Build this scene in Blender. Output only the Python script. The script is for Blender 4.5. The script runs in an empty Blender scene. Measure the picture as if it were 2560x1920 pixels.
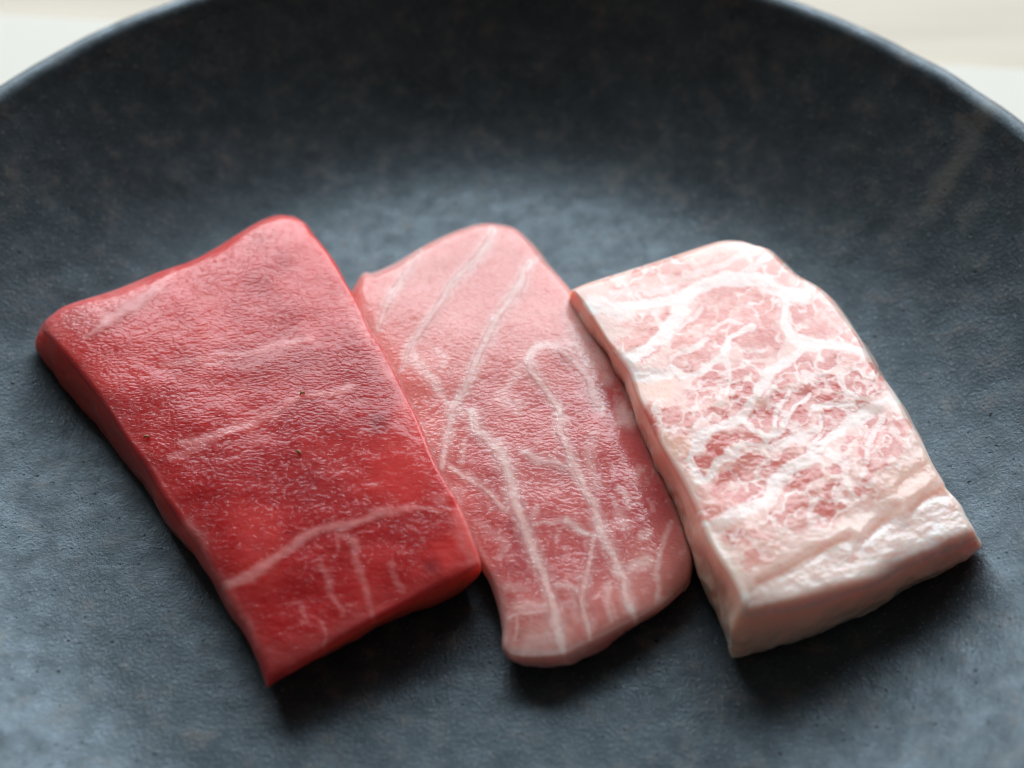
import bpy, math, random
import numpy as np

# ------------------------------------------------------------------ camera
W, H = 2560, 1920                      # size of the photograph the tracing refers to
ELEV, HFOV = math.radians(50), math.radians(40)
DIST = 0.0615 / math.tan(HFOV / 2)     # metres from the point looked at on the plate floor
CAM = np.array([0, -math.cos(ELEV) * DIST, math.sin(ELEV) * DIST])
FWD = np.array([0, math.cos(ELEV), -math.sin(ELEV)])
RGT = np.array([1.0, 0, 0]); UPV = np.cross(RGT, FWD)
FPX = W / 2 / math.tan(HFOV / 2)

sc = bpy.context.scene
col = sc.collection
cd = bpy.data.cameras.new('camera'); cam = bpy.data.objects.new('camera', cd); col.objects.link(cam)
cam.location = CAM; cam.rotation_euler = (math.pi / 2 - ELEV, 0, 0)
cd.sensor_width = 36; cd.angle = HFOV; cd.clip_start = 0.005; cd.clip_end = 20
cd.dof.use_dof = True; cd.dof.aperture_fstop = 13.0; cd.dof.aperture_blades = 0
cd.dof.focus_distance = 0.1555
sc.camera = cam

# ------------------------------------------------------------------ light
wd = bpy.data.worlds.new('World'); sc.world = wd; wd.use_nodes = True
bg = wd.node_tree.nodes['Background']
bg.inputs[0].default_value = (1.0, 0.90, 0.80, 1); bg.inputs[1].default_value = 0.10

def area(name, loc, target, size, size_y, power, color):
    ld = bpy.data.lights.new(name, 'AREA'); o = bpy.data.objects.new(name, ld); col.objects.link(o)
    ld.shape = 'RECTANGLE'; ld.size = size; ld.size_y = size_y; ld.energy = power; ld.color = color
    o.location = loc
    d = np.array(target, float) - np.array(loc, float)
    o.rotation_euler = (math.atan2(math.hypot(d[0], d[1]), -d[2]), 0, math.atan2(d[1], d[0]) - math.pi / 2)
    return o
area('window_light', (0.06, 0.80, 0.63), (0.06, 0.0, 0.46), 1.40, 0.80, 25.5, (0.86, 0.94, 1.0))

sc.view_settings.view_transform = 'Standard'; sc.view_settings.look = 'None'
sc.view_settings.exposure = 0.0; sc.view_settings.gamma = 1.0
sc.view_settings.use_curve_mapping = False
sc.cycles.use_denoising = True; sc.cycles.denoising_prefilter = 'ACCURATE'
sc.cycles.use_adaptive_sampling = True; sc.cycles.adaptive_threshold = 0.035
sc.cycles.filter_width = 1.1
sc.cycles.max_bounces = 5; sc.cycles.transparent_max_bounces = 12

# ------------------------------------------------------------------ helpers
def at(px, z):
    """photograph pixels -> points of the place at height z"""
    px = np.asarray(px, float).reshape(-1, 2); z = np.broadcast_to(np.asarray(z, float), (len(px),))
    d = FWD + ((px[:, :1] - W / 2) / FPX) * RGT - ((px[:, 1:] - H / 2) / FPX) * UPV
    t = (z - CAM[2]) / d[:, 2]
    return CAM + d * t[:, None]

def noise2(x, y, seed=0):
    xi = np.floor(x).astype(np.int64); yi = np.floor(y).astype(np.int64)
    fx = x - xi; fy = y - yi
    fx = fx * fx * fx * (fx * (fx * 6 - 15) + 10); fy = fy * fy * fy * (fy * (fy * 6 - 15) + 10)
    def h(a, b):
        n = (a * 374761393 + b * 668265263 + seed * 974634777) & 0xffffffff
        n = ((n ^ (n >> 13)) * 1274126177) & 0xffffffff
        n = ((n ^ (n >> 16)) * 2246822519) & 0xffffffff
        return ((n ^ (n >> 15)) & 0xffffff) / float(0xffffff) * 2 - 1
    a = h(xi, yi) * (1 - fx) + h(xi + 1, yi) * fx
    b = h(xi, yi + 1) * (1 - fx) + h(xi + 1, yi + 1) * fx
    return a * (1 - fy) + b * fy

def fbm(x, y, seed=0, octv=4):
    s = 0; a = 1; t = 0
    for k in range(octv):
        s = s + a * noise2(x * 2 ** k, y * 2 ** k, seed + 17 * k); t += a; a *= .55
    return s / t

def cells2(x, y, seed):
    """distance between nearest and second nearest cell centre, and a random value per cell"""
    xi = np.floor(x).astype(np.int64); yi = np.floor(y).astype(np.int64)
    f1 = np.full(len(x), 9.0); f2 = np.full(len(x), 9.0); idv = np.zeros(len(x))
    def h(a, b, q):
        n = (a * 374761393 + b * 668265263 + (seed + q) * 974634777) & 0xffffffff
        n = ((n ^ (n >> 13)) * 1274126177) & 0xffffffff
        n = ((n ^ (n >> 16)) * 2246822519) & 0xffffffff
        return ((n ^ (n >> 15)) & 0xffffff) / float(0xffffff)
    for dx in (-1, 0, 1):
        for dy in (-1, 0, 1):
            a, b = xi + dx, yi + dy
            d = np.hypot(a + .1 + .8 * h(a, b, 1) - x, b + .1 + .8 * h(a, b, 2) - y)
            m = d < f1
            f2 = np.where(m, f1, np.minimum(f2, d)); idv = np.where(m, h(a, b, 3), idv); f1 = np.where(m, d, f1)
    return f2 - f1, idv

def sstep(a, b, x):
    t = np.clip((x - a) / (b - a), 0, 1); return t * t * (3 - 2 * t)

def resample(pts, n, t=None):
    """smooth curve through the points, n samples by arc length"""
    p = np.asarray(pts, float)
    q = np.vstack([2 * p[0] - p[1], p, 2 * p[-1] - p[-2]])
    out = []
    for i in range(len(p) - 1):
        a, b, c, d = q[i:i + 4]
        for s in np.linspace(0, 1, 12, endpoint=False):
            out.append(.5 * (2 * b + (c - a) * s + (2 * a - 5 * b + 4 * c - d) * s * s + (3 * b - a - 3 * c + d) * s ** 3))
    out.append(p[-1]); out = np.array(out)
    L = np.r_[0, np.cumsum(np.hypot(*np.diff(out, axis=0).T))]; L /= L[-1]
    if t is None: t = np.linspace(0, 1, n)
    return np.c_[np.interp(t, L, out[:, 0]), np.interp(t, L, out[:, 1])]

def polydist(P, pts):
    """distance of every pixel in P to a polyline, and the place along it (0..1)"""
    pts = np.asarray(pts, float)
    if len(pts) == 1: return np.hypot(*(P - pts[0]).T), np.zeros(len(P))
    best = np.full(len(P), 1e9); along = np.zeros(len(P))
    L = np.r_[0, np.cumsum(np.hypot(*np.diff(pts, axis=0).T))]
    for i in range(len(pts) - 1):
        a, b = pts[i], pts[i + 1]; ab = b - a
        t = np.clip(((P - a) @ ab) / max(ab @ ab, 1e-9), 0, 1)
        d = np.hypot(*(P - a - t[:, None] * ab).T)
        m = d < best; best[m] = d[m]; along[m] = (L[i] + t[m] * (L[i + 1] - L[i])) / L[-1]
    return best, along

def stroke_mask(P, strokes, warp, soft=.35):
    """strength 0..1 of a set of strokes (points, half width, strength) at pixels P"""
    m = np.zeros(len(P))
    Q = P + warp
    for pts, w, s in strokes:
        pts = np.asarray(pts, float)
        lo = pts.min(0) - 3 * w - 20; hi = pts.max(0) + 3 * w + 20
        k = np.where((Q[:, 0] > lo[0]) & (Q[:, 0] < hi[0]) & (Q[:, 1] > lo[1]) & (Q[:, 1] < hi[1]))[0]
        if len(k) == 0: continue
        d, al = polydist(Q[k], pts)
        ln = np.hypot(*np.diff(pts, axis=0).T).sum() if len(pts) > 1 else 0
        wv = w * (1 + .42 * noise2(al * ln / 55 + pts[0, 0] * .37, al * 0 + pts[0, 1] * .71, 77))
        m[k] = np.maximum(m[k], s * (1 - sstep(wv * (1 - soft), wv * (1 + soft), d)))
    return m

def crop(scale, ox, oy):
    return lambda pts: [(x * scale + ox, y * scale + oy) for x, y in pts]
c1 = crop(840 / 2212, 60, 500); c2 = crop(840 / 2049, 400, 1050)
c3 = crop(840 / 2212, 860, 540); c4 = crop(720 / 1991, 1080, 1080)
c7 = crop(1075 / 1659, 1400, 575)
c5 = crop(840 / 2212, 1400, 580); c6 = crop(840 / 2212, 1660, 1050)

def tag(o, label=None, cat=None, group=None, kind=None):
    if label: o['label'] = label
    if cat: o['category'] = cat
    if group: o['group'] = group
    if kind: o['kind'] = kind
    return o

def mesh_obj(name, V, F, mat, parent=None, smooth=True, origin=(0, 0, 0), attrs=None):
    me = bpy.data.meshes.new(name)
    V = np.asarray(V, float) - np.asarray(origin, float)
    if isinstance(F, list):
        me.from_pydata(V.tolist(), [], F)
    else:
        me.vertices.add(len(V)); me.vertices.foreach_set('co', V.astype(np.float32).ravel())
        me.loops.add(F.size); me.loops.foreach_set('vertex_index', F.astype(np.int32).ravel())
        me.polygons.add(len(F)); me.polygons.foreach_set('loop_start', np.arange(0, F.size, F.shape[1], dtype=np.int32))
        me.update(calc_edges=True)
    me.polygons.foreach_set('use_smooth', np.full(len(me.polygons), smooth))
    for an, arr in (attrs or {}).items():
        a = me.color_attributes.new(an, 'FLOAT_COLOR', 'POINT')
        a.data.foreach_set('color', np.c_[arr, np.ones((len(arr), 4 - arr.shape[1]))].astype(np.float32).ravel())
    me.validate(); me.update()
    me.materials.append(mat)
    o = bpy.data.objects.new(name, me); col.objects.link(o)
    if parent: o.parent = parent
    else: o.location = origin
    return o

class Nodes:
    def __init__(s, name):
        s.m = bpy.data.materials.new(name); s.m.use_nodes = True
        s.t = s.m.node_tree; s.b = s.t.nodes['Principled BSDF']
    def n(s, kind, **kw):
        nd = s.t.nodes.new('ShaderNode' + kind)
        for k, v in kw.items():
            if k.startswith('i_'):
                key = k[2:]; nd.inputs[int(key) if key.isdigit() else key].default_value = v
            else: setattr(nd, k, v)
        return nd
    def l(s, a, b): s.t.links.new(a, b)
    def math(s, op, a, b=None, clamp=False):
        nd = s.n('Math', operation=op, use_clamp=clamp)
        for i, v in enumerate((a, b)):
            if v is None: continue
            if hasattr(v, 'links'): s.l(v, nd.inputs[i])
            else: nd.inputs[i].default_value = v
        return nd.outputs[0]
    def ramp(s, fac, stops):
        nd = s.n('ValToRGB'); e = nd.color_ramp.elements
        while len(e) < len(stops): e.new(.5)
        for k, (p, c) in enumerate(stops):
            e[k].position = p; e[k].color = (*c, 1) if len(c) == 3 else c
        s.l(fac, nd.inputs[0]); return nd.outputs[0]
    def mix(s, fac, a, b, mode='MIX'):
        nd = s.n('Mix', data_type='RGBA', blend_type=mode)
        for sock, v in ((nd.inputs[0], fac), (nd.inputs[6], a), (nd.inputs[7], b)):
            if hasattr(v, 'links'): s.l(v, sock)
            else: sock.default_value = v if not isinstance(v, tuple) else (*v, 1)[:4]
        return nd.outputs[2]

# ------------------------------------------------------------------ plate shape
PCX, PCY, PR, PH = -0.0037, -0.0135, 0.0735, 0.0185
P_FLAT = 0.044
def plate_z(x, y):
    r = np.hypot(np.asarray(x) - PCX, np.asarray(y) - PCY)
    t = np.clip((r - P_FLAT) / (PR - P_FLAT), 0, 1)
    return PH * t ** 2.0

# ------------------------------------------------------------------ materials
def plate_material():
    k = Nodes('dark_stoneware')
    tc = k.n('TexCoord').outputs['Object']
    n1 = k.n('TexNoise', i_Scale=300, i_Detail=6, i_Roughness=.62); k.l(tc, n1.inputs['Vector'])
    n2 = k.n('TexNoise', i_Scale=380, i_Detail=5, i_Roughness=.6); k.l(tc, n2.inputs['Vector'])
    n3 = k.n('TexNoise', i_Scale=2600, i_Detail=3, i_Roughness=.6); k.l(tc, n3.inputs['Vector'])
    n4 = k.n('TexNoise', i_Scale=45, i_Detail=4, i_Roughness=.55); k.l(tc, n4.inputs['Vector'])
    base = k.ramp(n4.outputs[0], [(.3, (.013, .018, .021)), (.7, (.030, .040, .047))])
    brown = k.ramp(n1.outputs[0], [(.48, (0, 0, 0)), (.64, (1, 1, 1))])
    brown = k.math('MULTIPLY', brown, k.ramp(n2.outputs[0], [(.45, (0, 0, 0)), (.62, (1, 1, 1))]))
    c = k.mix(k.math('MULTIPLY', brown, .5), base, (.12, .082, .052))
    speck = k.ramp(n3.outputs[0], [(.60, (0, 0, 0)), (.70, (1, 1, 1))])
    c = k.mix(k.math('MULTIPLY', speck, .75), c, (.16, .165, .16))
    n5 = k.n('TexNoise', i_Scale=1500, i_Detail=2, i_Roughness=.5); k.l(tc, n5.inputs['Vector'])
    pit = k.ramp(n5.outputs[0], [(.23, (1, 1, 1)), (.34, (0, 0, 0))])
    c = k.mix(pit, c, (.006, .007, .008))
    sl = k.math('MULTIPLY', k.math('SUBTRACT', 1.0, k.math('MULTIPLY', pit, .7)), k.ramp(n1.outputs[0], [(.30, (.55,) * 3), (.66, (1.0,) * 3)]))
    k.l(sl, k.b.inputs['Specular IOR Level'])
    at_ = k.n('Attribute', attribute_name='wear')
    c = k.mix(at_.outputs['Fac'], c, (.13, .12, .10))
    k.l(c, k.b.inputs['Base Color'])
    r = k.ramp(n2.outputs[0], [(.3, (.38,) * 3), (.7, (.56,) * 3)])
    k.l(r, k.b.inputs['Roughness'])
    k.b.inputs['Specular Tint'].default_value = (.68, .87, 1, 1)
    hgt = k.math('ADD', k.math('SUBTRACT', k.math('MULTIPLY', n3.outputs[0], .5), k.math('MULTIPLY', pit, .25)), k.math('ADD', k.math('MULTIPLY', n2.outputs[0], .45), k.math('MULTIPLY', n1.outputs[0], .5)))
    bp = k.n('Bump', i_Strength=.8, i_Distance=.00016); k.l(hgt, bp.inputs['Height'])
    k.l(bp.outputs[0], k.b.inputs['Normal'])
    return k.m

def flesh_material(name, fx, fy, ang, radius, scale, bump, rough, coat, sub=1.0):
    """colour comes from the traced flesh and fat, with some sheen and glow painted in (attribute), relief of the muscle fibres from the nodes"""
    k = Nodes(name)
    ca = k.n('Attribute', attribute_name='flesh'); da = k.n('Attribute', attribute_name='detail')
    sep = k.n('SeparateColor'); k.l(da.outputs['Color'], sep.inputs[0])
    tc = k.n('TexCoord').outputs['Object']
    mp = k.n('Mapping'); k.l(tc, mp.inputs[0])
    mp.inputs['Rotation'].default_value = (0, 0, ang)
    # bend the fibres
    nw = k.n('TexNoise', i_Scale=220, i_Detail=2); k.l(tc, nw.inputs['Vector'])
    add = k.n('VectorMath', operation='MULTIPLY_ADD'); k.l(nw.outputs['Color'], add.inputs[0])
    add.inputs[1].default_value = (.0016, .0016, .0016); k.l(mp.outputs[0], add.inputs[2])
    sc2 = k.n('VectorMath', operation='MULTIPLY'); k.l(add.outputs[0], sc2.inputs[0]); sc2.inputs[1].default_value = (fx, fy, (fx + fy) / 2)
    vo = k.n('TexVoronoi', feature='F1', i_Scale=1.0); k.l(sc2.outputs[0], vo.inputs['Vector'])
    sc3 = k.n('VectorMath', operation='MULTIPLY'); k.l(add.outputs[0], sc3.inputs[0]); sc3.inputs[1].default_value = (fx * 1.0, fy * 1.2, fy)
    no = k.n('TexNoise', i_Scale=1.0, i_Detail=3, i_Roughness=.6); k.l(sc3.outputs[0], no.inputs['Vector'])
    cells = k.math('SUBTRACT', 1.0, k.math('POWER', vo.outputs['Distance'], 1.6))
    rid = k.math('MAXIMUM', k.math('SUBTRACT', no.outputs[0], .54), 0.0)
    h = k.math('ADD', k.math('MULTIPLY', cells, .45), k.math('MULTIPLY', rid, 2.6))
    h = k.math('MULTIPLY', h, sep.outputs[0])
    bp = k.n('Bump', i_Strength=1.0, i_Distance=.00010 * bump); k.l(h, bp.inputs['Height'])
    k.l(bp.outputs[0], k.b.inputs['Normal']); k.l(bp.outputs[0], k.b.inputs['Coat Normal'])
    # the gaps between fibres are a little deeper in colour
    gap = k.math('MULTIPLY', k.math('MULTIPLY', k.math('SUBTRACT', 1.0, cells), sep.outputs[0]), .55, True)
    c = k.mix(gap, ca.outputs['Color'], k.mix(1.0, ca.outputs['Color'], (.80, .48, .50), 'MULTIPLY'))
    k.l(c, k.b.inputs['Base Color'])
    rr = k.math('ADD', k.math('MULTIPLY', sep.outputs[1], .25), rough)
    k.l(rr, k.b.inputs['Coat Roughness']); k.b.inputs['Roughness'].default_value = .5
    k.b.inputs['Specular IOR Level'].default_value = .15
    b = k.b.inputs
    b['Subsurface Weight'].default_value = sub
    b['Subsurface Radius'].default_value = radius; b['Subsurface Scale'].default_value = scale
    b['Subsurface Anisotropy'].default_value = 0.0
    b['IOR'].default_value = 1.42
    b['Coat Weight'].default_value = coat; b['Coat IOR'].default_value = 1.45
    return k.m

def plain(name, color, rough=.6, spec=.5):
    k = Nodes(name); k.b.inputs['Base Color'].default_value = (*color, 1); k.b.inputs['Roughness'].default_value = rough
    return k

# ------------------------------------------------------------------ setting: table and mat
k = plain('pale_wood', (.80, .74, .64), .5)
tc = k.n('TexCoord').outputs['Object']; mp = k.n('Mapping'); k.l(tc, mp.inputs[0]); mp.inputs['Scale'].default_value = (6, 70, 6)
nn = k.n('TexNoise', i_Scale=1.5, i_Detail=4); k.l(mp.outputs[0], nn.inputs['Vector'])
k.l(k.ramp(nn.outputs[0], [(.3, (.46, .39, .29)), (.7, (.60, .52, .40))]), k.b.inputs['Base Color'])
M_TABLE = k.m
k = plain('white_paper', (.76, .73, .65), .7)
nn = k.n('TexNoise', i_Scale=900, i_Detail=3); bp = k.n('Bump', i_Strength=.2, i_Distance=.0002)
k.l(nn.outputs[0], bp.inputs['Height']); k.l(bp.outputs[0], k.b.inputs['Normal'])
M_PAPER = k.m

def slab(name, cx, cy, sx, sy, z0, z1, rot, mat):
    c, s = math.cos(rot), math.sin(rot)
    V = [(cx + c * x * sx / 2 - s * y * sy / 2, cy + s * x * sx / 2 + c * y * sy / 2, z) for z in (z0, z1) for x, y in ((-1, -1), (1, -1), (1, 1), (-1, 1))]
    F = [(3, 2, 1, 0), (4, 5, 6, 7), (0, 1, 5, 4), (1, 2, 6, 5), (2, 3, 7, 6), (3, 0, 4, 7)]
    return mesh_obj(name, V, F, mat, smooth=False)
TZ = -0.010
tag(slab('table_top', 0, .02, 1.2, .80, TZ - .03, TZ, 0, M_TABLE), kind='structure')
_e = at([(150, 45), (2400, 165)], TZ + .0012); _a = math.atan2(_e[1, 1] - _e[0, 1], _e[1, 0] - _e[0, 0]); _m = _e.mean(0)
tag(slab('placemat', _m[0] + math.sin(_a) * .165, _m[1] - math.cos(_a) * .165, .42, .33, TZ, TZ + .0012, _a, M_PAPER),
    'white paper placemat under the dark round plate', 'placemat')

# ------------------------------------------------------------------ plate
def build_plate():
    prof = []                                   # (r, z) inside from the centre, over the rim, down the outside to the foot
    for r in np.linspace(0.0, PR - .0006, 110)[1:]:
        prof.append((r, PH * max(0, (r - P_FLAT) / (PR - P_FLAT)) ** 2.0))
    rr = .0019                                  # rounded rim
    for a in np.linspace(math.radians(140), math.radians(-30), 14):
        prof.append((PR + rr * .75 + rr * math.cos(a), PH - rr * .45 + rr * math.sin(a)))
    for r, z in ((.073, .0125), (.068, .0065), (.060, .0005), (.052, -.0040), (.046, -.0058), (.0450, -.0088), (.0415, -.0088), (.0405, -.0056), (.02, -.0050)):
        prof.append((r, z))
    prof = np.array(prof); n = 360
    th = np.linspace(0, 2 * np.pi, n, endpoint=False)
    R = prof[:, 0][:, None]; Z = prof[:, 1][:, None]
    wob = 1 + .004 * np.sin(2 * th + .6) + .003 * np.sin(3 * th + 2) + .0015 * np.sin(7 * th)
    wob = 1 + (wob - 1)[None] * np.clip(R / PR, 0, 1) ** 3
    X = R * wob * np.cos(th) + PCX; Y = R * wob * np.sin(th) + PCY
    zz = Z + 0 * th[None]
    zz = zz + (.00022 * noise2(X * 90, Y * 90, 3) + .0001 * noise2(X * 260, Y * 260, 4)) * sstep(.050, .062, R + 0 * zz)
    V = np.c_[X.ravel(), Y.ravel(), zz.ravel()]
    m = len(prof)
    F = []
    i, j = np.meshgrid(np.arange(m - 1), np.arange(n), indexing='ij'); j2 = (j + 1) % n
    Q = np.stack([i * n + j, (i + 1) * n + j, (i + 1) * n + j2, i * n + j2], -1).reshape(-1, 4)
    V = np.vstack([V, [[PCX, PCY, 0], [PCX, PCY, -.005]]]); ct, cb = len(V) - 2, len(V) - 1
    F = Q.tolist() + [(ct, a, (a + 1) % n) for a in range(n)] + [(cb, (m - 1) * n + (a + 1) % n, (m - 1) * n + a) for a in range(n)]
    # worn scrapes in the glaze
    wear = np.zeros(len(V))
    def scrape(p0, p1, zg, w, s):
        a, b = at([p0], zg)[0], at([p1], zg)[0]
        d, t = polydist(V[:, :2], [a[:2], b[:2]])
        wear[:] = np.maximum(wear, s * (1 - sstep(w * .4, w, d)) * (V[:, 2] > -.001))
    scrape((2335, 480), (2480, 345), .012, .0016, .55)
    scrape((1535, 395), (1630, 345), .006, .0012, .25)
    scrape((0, 760), (120, 800), .004, .0010, .25)
    return tag(mesh_obj('plate', V, F, plate_material(), attrs={'wear': np.c_[wear, wear, wear]}),
               'dark blue-grey round stoneware plate with raised rim holding the three slices', 'plate')
build_plate()

# ------------------------------------------------------------------ slices of tuna
class Slice:
    pass

def build_slice(name, label, back, right, front, left, zc, bottom, fil, colour, relief, mat, nu, nv, bulge=.0006, side_noise=.0003, seed=1, origin=None, dip=None, roll=(.0006, .0022)):
    """top surface spanned by four traced edges, sides down to the plate, closed below.
    zc: heights of the corners (back left, back right, front right, front left); bottom: pixels of the lower corners."""
    tu = np.linspace(0, 1, nu); tu = tu - .55 * np.sin(2 * np.pi * tu) / (2 * np.pi)
    tv = np.linspace(0, 1, nv); tv = tv - .55 * np.sin(2 * np.pi * tv) / (2 * np.pi)
    B, Fr = resample(back, nu, tu), resample(front, nu, tu)
    Lf, Rt = resample(left, nv, tv), resample(right, nv, tv)
    U, V_ = np.meshgrid(tu, tv)                                   # rows go from the back to the front
    u = U[..., None]; v = V_[..., None]
    P = (1 - v) * B[None] + v * Fr[None] + (1 - u) * Lf[:, None] + u * Rt[:, None] \
        - ((1 - u) * (1 - v) * B[0] + u * (1 - v) * B[-1] + (1 - u) * v * Fr[0] + u * v * Fr[-1])
    px = P.reshape(-1, 2); uf, vf = U.ravel(), V_.ravel()
    z0, z1, z2, z3 = zc
    zt = (1 - uf) * (1 - vf) * z0 + uf * (1 - vf) * z1 + uf * vf * z2 + (1 - uf) * vf * z3
    if dip is not None: zt = zt + dip(uf, vf)
    XY = at(px, zt)
    # rounded edge
    G = XY.reshape(nv, nu, 3)
    du = np.linalg.norm(np.diff(G, axis=1), axis=2); dv = np.linalg.norm(np.diff(G, axis=0), axis=2)
    su = np.c_[np.zeros(nv), np.cumsum(du, 1)]; sv = np.vstack([np.zeros(nu), np.cumsum(dv, 0)])
    eL, eR, eB, eF = su, su[:, -1:] - su, sv, sv[-1:] - sv
    def rnd(d, r):
        t = np.clip(1 - d / r, 0, 1); return r * (1 - np.sqrt(np.clip(1 - t * t, 0, 1)))
    fB, fR, fF, fL = fil
    wob = 1 + .35 * noise2(G[..., 0] * 260, G[..., 1] * 260, seed + 50)
    drop = np.sqrt(rnd(eL, fL * wob) ** 2 + rnd(eR, fR * wob) ** 2 + rnd(eB, fB * wob) ** 2 + rnd(eF, fF * wob) ** 2)
    drop = np.minimum(drop, max(fil)).ravel()
    edge = np.minimum(np.minimum(eL, eR), np.minimum(eB, eF)).ravel()
    inner = sstep(0, .0012, edge)
    zroll = -roll[0] * (np.exp(-eL / roll[1]) + np.exp(-eF / roll[1]) + .6 * np.exp(-eR / roll[1]) + .6 * np.exp(-eB / roll[1])).ravel()
    XY = at(px, zt + (zroll - drop) * (1 - sstep(.35, .8, vf)))
    Z = zt + zroll - drop + relief(px, XY, uf, vf) * inner
    top = np.c_[XY[:, 0], XY[:, 1], Z]
    # perimeter: back left -> right, right down, front right -> left, left up
    idx = np.arange(nu * nv).reshape(nv, nu)
    per = np.r_[idx[0, :-1], idx[:-1, -1], idx[-1, :0:-1], idx[:0:-1, 0]]
    npz = len(per)
    pu, pv = uf[per], vf[per]
    cb = at(bottom, [0.0] * 4)[:, :2]                              # lower corners
    ctop = np.array([top[idx[0, 0], :2], top[idx[0, -1], :2], top[idx[-1, -1], :2], top[idx[-1, 0], :2]])
    off = cb - ctop
    offp = ((1 - pu) * (1 - pv))[:, None] * off[0] + (pu * (1 - pv))[:, None] * off[1] + (pu * pv)[:, None] * off[2] + ((1 - pu) * pv)[:, None] * off[3]
    tp = top[per]
    tng = np.roll(tp, -6, 0)[:, :2] - np.roll(tp, 6, 0)[:, :2]
    nrm = np.c_[-tng[:, 1], tng[:, 0]]; nrm /= np.linalg.norm(nrm, axis=1)[:, None] + 1e-12
    for _ in range(10): nrm = (nrm + np.roll(nrm, 2, 0) + np.roll(nrm, -2, 0)) / 3
    nrm /= np.linalg.norm(nrm, axis=1)[:, None] + 1e-12
    cen = top[:, :2].mean(0)
    if ((tp[:, :2] - cen) * nrm).sum() < 0: nrm = -nrm
    K = 26; rows = []; arc = np.r_[0, np.cumsum(np.linalg.norm(np.diff(tp[:, :2], axis=0), axis=1))]
    for s in np.linspace(0, 1, K)[1:]:
        xy = tp[:, :2] + offp * s ** 1.1 + nrm * (bulge * math.sin(math.pi * s ** .8))[..., None] if False else tp[:, :2] + offp * s ** 1.1 + nrm * (bulge * math.sin(math.pi * s ** .8))
        am = min(1, s * 3)
        sn = fbm(arc * 420, np.full(npz, s * 3.0), seed + 5, 4) * side_noise * am + noise2(arc * 160, np.full(npz, s * 1.2), seed + 9) * side_noise * 1.4 * am
        curl = -.0009 * max(0, (s - .86) / .14) ** 2
        xy = xy + nrm * (sn + curl)[:, None]
        zb = plate_z(xy[:, 0], xy[:, 1]) + .00015
        rows.append(np.c_[xy, tp[:, 2] * (1 - s) + zb * s])
    V = np.vstack([top] + rows)
    # faces
    q = np.stack([idx[:-1, :-1], idx[1:, :-1], idx[1:, 1:], idx[:-1, 1:]], -1).reshape(-1, 4)
    prev = per; faces = [q]
    for r in range(K - 1):
        cur = nu * nv + r * npz + np.arange(npz)
        faces.append(np.stack([prev, np.roll(prev, -1), np.roll(cur, -1), cur], -1)); prev = cur
    last = rows[-1]
    c0 = np.array([[last[:, 0].mean(), last[:, 1].mean(), last[:, 2].mean() + .0004]])
    mid = last * .5 + c0 * .5
    V = np.vstack([V, mid, c0]); cm = nu * nv + (K - 1) * npz + np.arange(npz); ci = len(V) - 1
    faces.append(np.stack([prev, np.roll(prev, -1), np.roll(cm, -1), cm], -1))
    half = npz // 2 * 2
    tri = [(int(cm[a]), int(cm[(a + 1) % npz]), int(cm[(a + 2) % npz]), ci) for a in range(0, half, 2)]
    if npz % 2: tri.append((int(cm[npz - 1]), int(cm[0]), ci, ci))
    faces.append(np.array(tri))
    Fq = np.vstack(faces)
    # colours: the same sheets of fat run down the sides
    side_px = np.vstack([px[per] + (px.mean(0) - px[per]) * .012 + np.array([0, -1.0]) * 0 for _ in range(K - 1)])
    sdepth = np.repeat(np.linspace(0, 1, K)[1:], npz)
    ptype = np.r_[np.zeros(nu * nv), sdepth]
    rgb, det = colour(np.vstack([px, side_px]), ptype, np.r_[edge, np.zeros(len(side_px))], np.r_[uf, np.tile(pu, K - 1)], np.r_[vf, np.tile(pv, K - 1)])
    rgb = np.vstack([rgb, np.tile(rgb[:1], (npz + 1, 1))]); det = np.vstack([det, np.tile(det[:1], (npz + 1, 1))])
    org = np.array([last[:, 0].mean(), last[:, 1].mean(), last[:, 2].min()])
    root = bpy.data.objects.new(name, None); col.objects.link(root); root.location = org; root.empty_display_size = .01
    o = mesh_obj('flesh', V, Fq, mat, parent=root, origin=org, attrs={'flesh': np.clip(rgb, 0, 1), 'detail': np.clip(det, 0, 1)})
    tag(root, label, 'tuna slice')
    S = Slice(); S.root = root; S.org = org; S.top = top; S.px = px; S.shape = (nv, nu); S.colour = colour; S.uf = uf; S.vf = vf; S.edge = edge
    return S

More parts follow.
